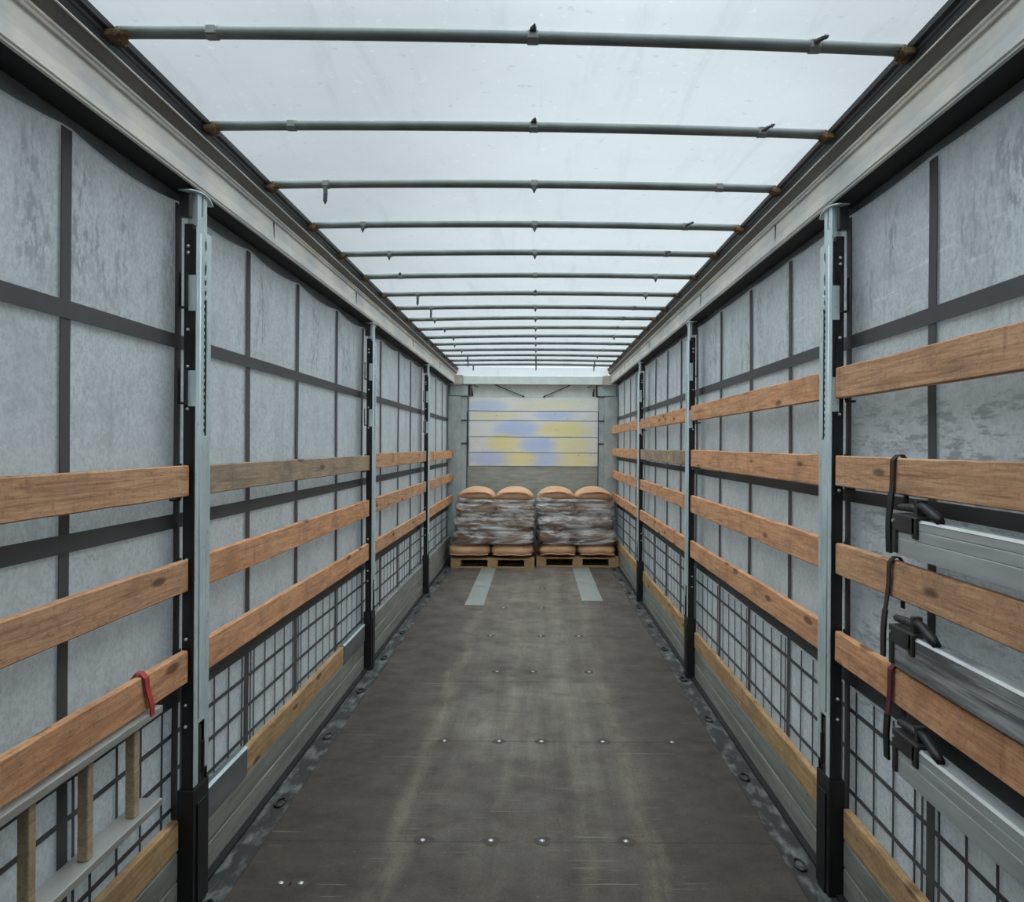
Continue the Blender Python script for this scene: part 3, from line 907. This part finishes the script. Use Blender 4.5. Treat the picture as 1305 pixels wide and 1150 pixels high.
def make_post(s, yc, label):
    root = empty('sliding_post', (X(s, 0.05), yc, 0))
    tag(root, label, 'post', 'sliding side posts')
    hw = 0.070
    # black channel with a wider foot
    mb = MB()
    mb.box(X(s, 0.016), X(s, 0.050), yc - hw + 0.004, yc + hw - 0.004, 0.0, 2.60)
    mb.box(X(s, 0.005), X(s, 0.016), yc - hw, yc - hw + 0.006, 0.40, 2.58)
    mb.box(X(s, 0.005), X(s, 0.016), yc + hw - 0.006, yc + hw, 0.40, 2.58)
    mb.box(X(s, 0.0), X(s, 0.062), yc - hw - 0.004, yc + hw + 0.004, 0.0, 0.46)
    mb.box(X(s, -0.006), X(s, 0.0), yc - hw * 0.6, yc + hw * 0.6, 0.0, 0.40)
    mb.box(X(s, 0.0045), X(s, 0.015), yc - 0.004, yc + 0.036, 0.70, 2.47)
    mb.build('lower_channel', BLACK, root, bevel=0.0015, segs=1)
    # galvanised face plate with slots and a toothed long slot
    mb = MB()
    z0, z1 = 0.47, 2.585
    ia, ib = yc + 0.002, yc + 0.030          # the column that carries the holes
    mb.box(X(s, 0.0), X(s, 0.004), yc - hw, ia, 0.70, z1)
    mb.box(X(s, 0.0), X(s, 0.004), ib, yc + hw, 0.70, z1)
    mb.box(X(s, 0.0), X(s, 0.004), yc - hw, yc - hw + 0.040, z0, 0.70)
    mb.box(X(s, 0.0), X(s, 0.004), yc + hw - 0.040, yc + hw, z0 + 0.04, 0.70)
    holes = [(2.53, 0.024), (2.440, 0.026), (2.390, 0.012), (2.350, 0.012)]
    zz = z1
    for zc, r in holes:
        if zz - (zc + r + 0.006) > 0.001:
            mb.box(X(s, 0.0), X(s, 0.004), ia, ib, zc + r + 0.006, zz)
        cell_hole(mb, s, 0.0, ia, ib, zc - r - 0.006, zc + r + 0.006, 0.010, r)
        zz = zc - r - 0.006
    mb.box(X(s, 0.0), X(s, 0.004), ia, ib, 2.325, zz)
    mb.box(X(s, 0.0), X(s, 0.004), ia, ib, 0.70, 1.80)
    zt = 1.80
    while zt < 2.32:                        # saw teeth along the slot
        mb.prism([(X(s, 0.0), zt), (X(s, 0.004), zt), (X(s, 0.004), zt + 0.012), (X(s, 0.0), zt + 0.012)], ia, ia + 0.009)
        zt += 0.026
    mb.build('face_plate', GALV, root, bevel=0.0012, segs=1)
    mb = MB()                               # stiffening rib
    mb.tube([(X(s, 0.004), yc - 0.034, 0.72), (X(s, 0.004), yc - 0.034, 2.57)], 0.007, 8)
    mb.build('stiffening_rib', GALV, root, smooth=True)
    # inner telescoping rail
    mb = MB()
    mb.box(X(s, 0.008), X(s, 0.016), yc - 0.045, yc - 0.006, 2.50, 2.728)
    mb.box(X(s, 0.008), X(s, 0.016), yc + 0.010, yc + 0.045, 2.50, 2.728)
    mb.box(X(s, 0.008), X(s, 0.016), yc - 0.006, yc + 0.010, 2.50, 2.645)
    mb.box(X(s, 0.016), X(s, 0.045), yc - 0.045, yc - 0.040, 2.50, 2.728)
    mb.box(X(s, 0.016), X(s, 0.045), yc + 0.040, yc + 0.045, 2.50, 2.728)
    mb.build('telescopic_rail', GALV, root, bevel=0.001, segs=1)
    mb = MB()
    mb.box(X(s, 0.02), X(s, 0.06), yc - 0.09, yc - 0.06, 2.62, 2.71)
    mb.build('roller_carriage', DARKSTEEL, root, bevel=0.004)
    mb = MB()
    mb.ribbon([(X(s, 0.02 + 0.012 * (t * 2 - 1) ** 2), yc - 0.11 + 0.22 * t, 2.715 + 0.012 * (1 - (t * 2 - 1) ** 2)) for t in [k / 10 for k in range(11)]], (1, 0, 0), 0.045, 0.003)
    mb.build('head_bracket', GALV, root, smooth=True)
    # pockets that take the slats
    occ = LEVELS[s]
    free = [2.345, 1.985] if s < 0 else [2.365]
    for z in free + occ:
        for d in (-1, 1):
            mb = MB()
            ya, yb = sorted((yc + d * (hw + 0.002), yc + d * (hw + (0.022 if z in free else 0.034))))
            if z in free:
                mb.box(X(s, 0.030), X(s, 0.036), ya, yb, z - 0.068, z + 0.068)
                mb.box(X(s, 0.058), X(s, 0.062), ya, yb, z - 0.068, z + 0.068)
                mb.box(X(s, 0.036), X(s, 0.058), ya, yb, z - 0.068, z - 0.060)
            else:
                mb.box(X(s, 0.050), X(s, 0.056), ya, yb, z - 0.066, z + 0.066)
                mb.box(X(s, 0.052), X(s, 0.085), ya, yb - 0.004, z - 0.075, z - 0.066)
            mb.build('slat_pocket', BLACK, root, bevel=0.001, segs=1)
    for z in (2.33, 1.97):
        mb = MB()
        mb.box(X(s, -0.002), X(s, 0.030), yc - hw - 0.004, yc - hw - 0.001, z - 0.06, z + 0.075)
        mb.build('latch_plate', GALV, root, bevel=0.001, segs=1)
    for z in (2.515, 2.49, 2.20, 2.06, 1.90, 1.60, 1.33, 1.03, 0.78, 0.70):
        mb = MB()
        y = yc - hw + 0.004
        mb.tube([(X(s, 0.033), y, z), (X(s, 0.033), y - 0.006, z), (X(s, 0.033), y - 0.009, z)], [0.0065, 0.006, 0.002], 8)
        mb.build('bolt', BOLT, root, o=(X(s, 0.033), y, z), smooth=True)
    mb = MB()
    mb.box(X(s, 0.004), X(s, 0.013), yc - 0.012, yc + 0.012, 0.47, 0.685)
    mb.box(X(s, -0.004), X(s, 0.006), yc + 0.012, yc + 0.024, 0.50, 0.62)
    mb.build('lock_lever', DARKSTEEL, root, bevel=0.002)
    return root


WHERE = ['nearest the camera', 'second along from the camera', 'third along, closest to the pallets']
for s in (-1, 1):
    for i, y in enumerate(POSTS[s]):
        make_post(s, y, 'galvanised and black sliding post on the %s wall, %s' % (SIDE[s], WHERE[i]))

# ------------------------------------------------------------------ roof bows
ORD = ['nearest', 'second', 'third', 'fourth', 'fifth', 'sixth', 'seventh', 'eighth', 'ninth', 'tenth', 'eleventh', 'twelfth', 'thirteenth',
       'fourteenth', 'fifteenth', 'last']
BOW_NOTE = {0: 'nearest the camera, a dark tab up at its right clip', 2: 'third from the camera, a pointed tab hanging at its left end',
            15: 'farthest, right before the front beam'}
TAILS = {0: (None, 'cap', 'up'), 1: (None, 'cap', 'side'), 2: ('down', 'stub', None), 3: ('stub', 'stub', 'side'), 4: ('stub', 'stub', 'up'), 5: ('cap', None, 'stub'),
         6: ('down', 'cap', 'stub'), 7: ('down', 'stub', 'up'), 8: ('stub', 'stub', 'up'), 9: ('stub', 'stub', 'up'), 10: ('stub', 'stub', 'stub'),
         11: ('stub', 'stub', None), 12: ('stub', 'stub', None), 13: ('down', 'down', 'stub'), 14: ('down', 'down', 'down'), 15: ('down', 'down', 'down')}
ZB = 2.970
for i, (yl, yr) in enumerate(BOWS):
    xl, xr = X(-1, -0.062), X(1, -0.062)
    root = empty('roof_bow', (XC, (yl + yr) / 2, ZB))
    note = BOW_NOTE.get(i, ORD[i] + ' from the camera')
    tag(root, 'grey tubular roof bow, ' + note, 'roof bow', 'roof bows')

    def at(t, dz=0.0):
        return Vector((xl + (xr - xl) * t, yl + (yr - yl) * t, ZB + 0.013 * (1 - (2 * t - 1) ** 2) + dz))
    mb = MB()
    mb.tube([at(k / 24) for k in range(25)], 0.0185, 14)
    mb.build('tube', BOW, root, smooth=True)
    for t0, sgn in ((0.0, -1), (1.0, 1)):
        p = at(t0)
        mb = MB()
        mb.tube([p + Vector((-sgn * 0.045, 0, 0)), p + Vector((-sgn * 0.01, 0, -0.001)), p + Vector((-sgn * 0.03 + sgn*0.04, 0, -0.002))], [0.016, 0.019, 0.0195], 10)
        mb.box(p.x + sgn * 0.0, p.x + sgn * 0.03, p.y - 0.04, p.y + 0.04, p.z - 0.026, p.z - 0.008)
        mb.tube([p + Vector((0.0, -0.03, -0.012)), p + Vector((0, 0.03, -0.012))], 0.011, 8)
        mb.build('end_bracket', RUST, root, smooth=False, bevel=0.002)
    for t0, tail in zip((0.115 + 0.012 * math.sin(i * 2.1), 0.52, 0.885 + 0.012 * math.sin(i * 1.3)), TAILS[i]):
        p = at(t0)
        mb = MB()
        mb.tube([p + Vector((-0.017, 0, 0)), p + Vector((0.017, 0, 0))], 0.0215, 12)
        mb.box(p.x - 0.014, p.x + 0.014, p.y - 0.024, p.y - 0.012, p.z - 0.012, p.z + 0.013)
        c = mb.build('clip', CLIP, root, bevel=0.002)
        if tail:
            mb = MB()
            if tail == 'down':
                pts = [p + Vector((0, -0.02, -0.01)), p + Vector((0.002, -0.024, -0.05)), p + Vector((0, -0.022, -0.085))]
            elif tail == 'up':
                pts = [p + Vector((0, -0.020, 0.004)), p + Vector((0.002, -0.042, 0.0)), p + Vector((0.012, -0.062, -0.002))]
            elif tail == 'cap':
                pts = [p + Vector((0, -0.020, 0.006)), p + Vector((0, -0.030, 0.010)), p + Vector((0.002, -0.036, 0.012))]
            elif tail == 'side':
                pts = [p + Vector((0, -0.022, -0.004)), p + Vector((0.012, -0.035, 0.004)), p + Vector((0.026, -0.045, 0.008))]
            else:
                pts = [p + Vector((0, -0.02, -0.01)), p + Vector((0, -0.022, -0.022)), p + Vector((0, -0.022, -0.034))]
            mb.ribbon(pts, (1, 0, 0), 0.018, 0.003)
            tip = pts[-1] + (pts[-1] - pts[-2]).normalized() * 0.014
            mb.tube([pts[-1], tip], [0.008, 0.002], 6)
            mb.build('clip_tab', CLIPDARK, c)

# ------------------------------------------------------------------ pallets, sacks and film
def make_pallet(x0, y0, label):
    root = empty('pallet', (x0 + 0.6, y0 + 0.4, 0))
    tag(root, label, 'pallet', 'wooden pallets')
    e = 0.0
    z = 0.0 if True else e
    for yy in (0, 0.35, 0.70):
        mb = MB(); mb.box(x0, x0 + 1.2, y0 + yy, y0 + yy + 0.10, z, 0.021); mb.build('bottom_board', WOOD_P, root, o=(x0 + 0.6, y0 + yy, 0.01), bevel=0.002)
        for xx, w in ((0, 0.145), (0.5275, 0.145), (1.055, 0.145)):
            mb = MB(); mb.box(x0 + xx, x0 + xx + w, y0 + yy, y0 + yy + 0.10, 0.022, 0.099)
            mb.build('block', WOOD_P, root, o=(x0 + xx + w / 2, y0 + yy + 0.05, 0.06), bevel=0.003)
    for xx, w in ((0, 0.145), (0.5275, 0.145), (1.055, 0.145)):
        mb = MB(); mb.box(x0 + xx, x0 + xx + w, y0, y0 + 0.8, 0.100, 0.121); mb.build('stringer_board', WOOD_P, root, o=(x0 + xx, y0 + 0.4, 0.11), bevel=0.002)
    for yy, w in ((0, 0.145), (0.18, 0.10), (0.3275, 0.145), (0.52, 0.10), (0.655, 0.145)):
        mb = MB(); mb.box(x0, x0 + 1.2, y0 + yy, y0 + yy + w, 0.122, 0.143); mb.build('deck_board', WOOD_P, root, o=(x0 + 0.6, y0 + yy, 0.13), bevel=0.002)
    return root


def spow(c, e):
    return math.copysign(abs(c) ** e, c)


def make_sack(cx, cy, cz, w, d, h, seed, label, group, seam=0.0, droop=0.0, edge=True):
    root_o = Vector((cx, cy, cz - h / 2))
    mb = MB()

    def pt(u, v):
        a = 2 * math.pi * u
        b = math.pi * (v - 0.5) * 0.999
        cb, sb = spow(math.cos(b), 0.62), spow(math.sin(b), 0.85)
        x = w / 2 * cb * spow(math.cos(a), 0.42)
        y = d / 2 * cb * spow(math.sin(a), 0.42)
        z = h / 2 * sb
        nn = noise.noise((x * 5 + seed * 3.7, y * 5, z * 5))
        r = 1 + 0.035 * nn
        z = z * (1 + 0.05 * noise.noise((x * 4, y * 4, seed)))
        z -= droop * (abs(x) / (w / 2)) ** 2 * (0.5 + 0.5 * (z / (h / 2)))
        return (cx + x * r, cy + y * r, cz + max(-h / 2, min(h / 2 + 0.0, z)))
    mb.grid(pt, 48, 20, wrap_u=True)
    ob = mb.build('sack', SACK, o=root_o, smooth=True)
    tag(ob, label, 'sack', group)
    if edge:
        mb = MB()
        n = 22

        def fl(u, v):
            x = (u - 0.5) * w * 0.90
            zz = cz + seam * h - droop * 0.6 * (abs(x) / (w / 2)) ** 2 + 0.006 * math.sin(x * 23 + seed)
            y = cy - d / 2 * 0.985 * (1 - 0.05 * (abs(u - 0.5) * 2) ** 6) + 0.012 - v * 0.040
            return (cx + x, y, zz - 0.008 * v + 0.004 * noise.noise((x * 14, v, seed)))
        mb.grid(fl, n, 2)
        f = mb.build('sewn_edge', SACK, ob, solid=0.004, smooth=True)
    return ob


STACK = {}


def make_stack(x0, y0, side, dxs, dw):
    """five layers of two sacks on a pallet"""
    names = ['bottom', 'second', 'third', 'fourth', 'top']
    layer = 0.196
    for k in range(5):
        zc = 0.145 + layer * (k + 0.5) + (0.018 if k == 4 else 0)
        for j, jn in ((0, 'left'), (1, 'right')):
            w = 0.585 + dw[k]
            cx = x0 + 0.6 + dxs[k] + (-1 if j == 0 else 1) * (w / 2 + 0.004)
            if k == 0: lab = 'bare brown paper sack on the %s pallet, %s one below the film' % (side, jn)
            elif k == 4: lab = 'brown paper sack bulging out of the film on top of the %s stack, %s hump' % (side, jn)
            else: lab = 'film-wrapped brown sack in the %s stack, %s row up, %s side' % (side, names[k], jn)
            make_sack(cx, y0 + 0.40, zc, w, 0.79 if k else 0.82, layer - 0.002 + (0.035 if k == 4 else 0), rnd.random() * 50, lab,
                      'paper sacks on the %s pallet' % side, seam=(-0.22 if k == 0 else 0.26), droop=(0.07 if k == 4 else (0.03 if k == 0 and side == 'right' else 0.0)),
                      edge=k in (0, 4))
    # film: covers rows two to five, open on top
    mb = MB()
    cx0, cy0 = x0 + 0.6, y0 + 0.40
    sd = 3.0 if side == 'left' else 11.0
    zb, zt = 0.345, 1.00

    def film(u, v):
        a = 2 * math.pi * u
        front = max(0.0, -math.sin(a))
        z = zb + (zt - zb) * v
        ca, sa = spow(math.cos(a), 0.24), spow(math.sin(a), 0.24)
        ly = (z - 0.145) / layer
        kk = max(0, min(4, int(ly)))
        fr = ly - int(ly)
        bulge = abs(math.sin(math.pi * fr)) ** 0.6
        wk = dw[kk] * 2
        cxk = cx0 + dxs[kk]
        hw, hd = 0.60 + wk / 2, 0.412
        inset = -0.020 * (1 - bulge)
        wr = 0.034 * noise.noise((u * 8 + sd, z * 7, sd)) + 0.012 * noise.noise((u * 14 + z * 6, z * 26, sd)) + 0.003 * noise.noise((u * 40, z * 60 + u * 30, sd))
        off = inset + wr * (0.5 + 0.5 * bulge) + 0.012
        if z > 0.97: off -= (z - 0.97) * 0.7
        x = cxk + ca * (hw + off)
        y = cy0 + sa * (hd + off)
        if v == 0: z += 0.03 * noise.noise((u * 6 + sd, 0, 0))
        if v > 0.97: z += 0.03 * noise.noise((u * 5 + sd, 2, 0)) + 0.02 * math.sin(a * 2 + 0.5)
        return (x, y, z)
    mb.grid(film, 220, 60, wrap_u=True)
    f = mb.build('stretch_film', FILM, o=(cx0, cy0, zb), smooth=True)
    tag(f, 'wrinkled clear stretch film wrapped around the %s stack of sacks' % side, 'stretch film', 'stretch film wraps')


make_pallet(-1.225, 11.95, 'wooden pallet under the left stack of sacks')
make_pallet(0.004, 12.10, 'wooden pallet under the right stack of sacks')
make_stack(-1.225, 11.95, 'left', [-0.03, 0.01, 0.02, 0.02, 0.025], [0.03, -0.02, -0.022, -0.03, -0.035])
make_stack(0.004, 12.10, 'right', [0.0, -0.012, -0.02, -0.03, -0.035], [-0.015, -0.02, -0.03, -0.035, -0.035])

# ------------------------------------------------------------------ ladder and its strap
lad = empty('ladder', (X(-1, 0.055), 1.9, 0.52))
tag(lad, 'aluminium ladder with pale wooden rungs hung on its side along the left wall', 'ladder')
YA, YB = 0.55, 2.90
for z0, z1 in ((0.832, 0.858), (0.510, 0.534)):
    mb = MB()
    o0, o1 = 0.012, 0.092
    mb.prism([(X(-1, o), z) for o, z in ((o0, z0), (o0, z1), (o1, z1), (o1, z0))], YA, YB)
    mb.build('side_rail', ALU_LADDER, lad, bevel=0.003)
for k in range(8):
    y = 2.75 - 0.285 * k
    mb = MB()
    mb.box(X(-1, 0.030), X(-1, 0.062), y - 0.017, y + 0.017, 0.534, 0.832)
    mb.build('rung', WOOD_R, lad, o=(X(-1, 0.046), y, 0.68), bevel=0.004)


def hang_strap(s, y, ztop, zbot, w, mat, label, out=0.010, lean=0.0, second=None, zsplit=None):
    """a web strap looped over a slat: down the back, over the top, down the front"""
    mb = MB()
    to = 0.016 if s > 0 else 0.022
    back = to + 0.036
    pts = [(X(s, back), y, ztop - 0.16), (X(s, back), y, ztop - 0.01), (X(s, to + 0.022), y, ztop + 0.008), (X(s, to + 0.006), y, ztop + 0.008), (X(s, to - 0.009), y, ztop - 0.008)]
    n = 14
    for k in range(1, n + 1):
        t = k / n
        z = ztop - 0.008 + (zbot - ztop + 0.008) * t
        pts.append((X(s, to - 0.011 + 0.003 * math.sin(t * 7)), y + lean * t, z))
    zs_ = zsplit
    if zs_ is None:
        mb.ribbon(pts, (0, 1, 0), w, 0.002)
        ob = mb.build('web_strap', mat, o=(X(s, to), y, ztop))
    else:
        up = [p for p in pts[:5]] + [p for p in pts[5:] if p[2] >= zs_]
        lo = [up[-1]] + [p for p in pts[5:] if p[2] < zs_]
        mb.ribbon(up, (0, 1, 0), w, 0.002)
        ob = mb.build('web_strap', mat, o=(X(s, to), y, ztop))
        m2 = MB(); m2.ribbon(lo, (0, 1, 0), w * 1.25, 0.0035)
        m2.build('strap_tail', second, ob)
    tag(ob, label, 'strap', 'web straps')
    return ob


hang_strap(-1, 2.775, 0.995, 0.845, 0.030, RED, 'bright red web strap tying the ladder to the lowest left slat', lean=0.045)

# ------------------------------------------------------------------ load bars on the right
BARS = [(1.428, 1.548, 2.695, ALU_BAR, 'clean aluminium load bar, uppermost of the three on the right wall'),
        (1.066, 1.186, 2.715, ALU_BAR_DIRTY, 'grime-streaked aluminium load bar, middle of the three on the right wall'),
        (0.728, 0.856, 2.685, ALU_BAR, 'aluminium load bar near the floor, lowest of the three on the right wall')]
for z0, z1, ye, mat, lab in BARS:
    root = empty('load_bar', (X(1, 0.03), 1.4, z0))
    tag(root, lab, 'load bar', 'aluminium load bars')
    h = z1 - z0
    mb = MB()
    o0, o1 = 0.004, 0.050
    prof = [(o0, z0), (o0, z0 + h * 0.44), (o0 + 0.003, z0 + h * 0.45), (o0 + 0.003, z0 + h * 0.46), (o0, z0 + h * 0.47), (o0, z0 + h * 0.72), (o0 + 0.003, z0 + h * 0.73),
            (o0 + 0.003, z0 + h * 0.74), (o0, z0 + h * 0.75), (o0, z1 - 0.006), (o0 + 0.006, z1), (o1, z1), (o1, z0)]
    mb.prism([(X(1, o), z) for o, z in prof], 0.25, ye - 0.03)
    bar = mb.build('beam', mat, root, bevel=0.0012, segs=1)
    mb = MB()
    mb.prism([(X(1, o), z) for o, z in ((o0 - 0.0015, z1 - 0.006), (o0 + 0.005, z1 + 0.0015), (o0 + 0.012, z1 + 0.0015), (o0 + 0.010, z1 - 0.001), (o0 + 0.0, z1 - 0.008))], 0.25, ye - 0.15)
    mb.build('bright_edge', BOLT, bar)
    # end fitting: an angled bracket around the bar end
    mb = MB()
    mb.prism([(X(1, o), z) for o, z in ((o0 - 0.008, z1 - 0.045), (o0 - 0.008, z1 + 0.012), (o1 + 0.004, z1 + 0.012), (o1 + 0.004, z1 - 0.045))], ye - 0.165, ye)
    mb.prism([(X(1, o), z) for o, z in ((o0 - 0.008, z0 + 0.004), (o0 - 0.008, z1 - 0.03), (o1 + 0.004, z1 - 0.03), (o1 + 0.004, z0 + 0.004))], ye - 0.030, ye)
    mb.box(X(1, o0 - 0.008), X(1, o1), ye - 0.175, ye - 0.14, z1 - 0.058, z1 + 0.01)
    fit = mb.build('end_fitting', DARKSTEEL, root, bevel=0.005)
    mb = MB()
    mb.tube([(X(1, 0.02), ye - 0.005, z1 + 0.030), (X(1, 0.022), ye - 0.10, z1 + 0.034), (X(1, 0.022), ye - 0.13, z1 + 0.028)], [0.012, 0.014, 0.010], 8)
    mb.box(X(1, 0.01), X(1, 0.04), ye - 0.150, ye - 0.125, z1 + 0.01, z1 + 0.060)
    mb.build('spring_latch', DARKSTEEL, fit, bevel=0.003)
    mb = MB()
    mb.tube([(X(1, 0.022), ye - 0.13, z1 + 0.048), (X(1, 0.018), ye - 0.19, z1 + 0.040), (X(1, 0.016), ye - 0.26, z1 + 0.018), (X(1, 0.016), ye - 0.29, z1 + 0.006)],
            [0.010, 0.014, 0.016, 0.012], 8)
    mb.build('release_lever', BLACK, fit, smooth=True)
    mb = MB()
    mb.tube([(X(1, o0 - 0.008), ye - 0.015, z1 - 0.012), (X(1, o0 - 0.013), ye - 0.015, z1 - 0.012)], 0.005, 8)
    mb.build('pin', BOLT, fit)

hang_strap(1, 2.715, 1.738, 1.425, 0.030, DARKWEB, 'black web strap on the second right slat holding the top load bar', second=BLACK, zsplit=1.60, lean=0.022)
hang_strap(1, 2.735, 1.402, 1.075, 0.026, DARKWEB, 'dark brown web strap on the third right slat holding the middle load bar', second=DARKWEB, zsplit=1.22, lean=0.045)
hang_strap(1, 2.725, 1.052, 0.745, 0.030, MAROON, 'dark red web strap on the lowest right slat holding the lowest load bar', second=BLACK, zsplit=0.885, lean=0.02)
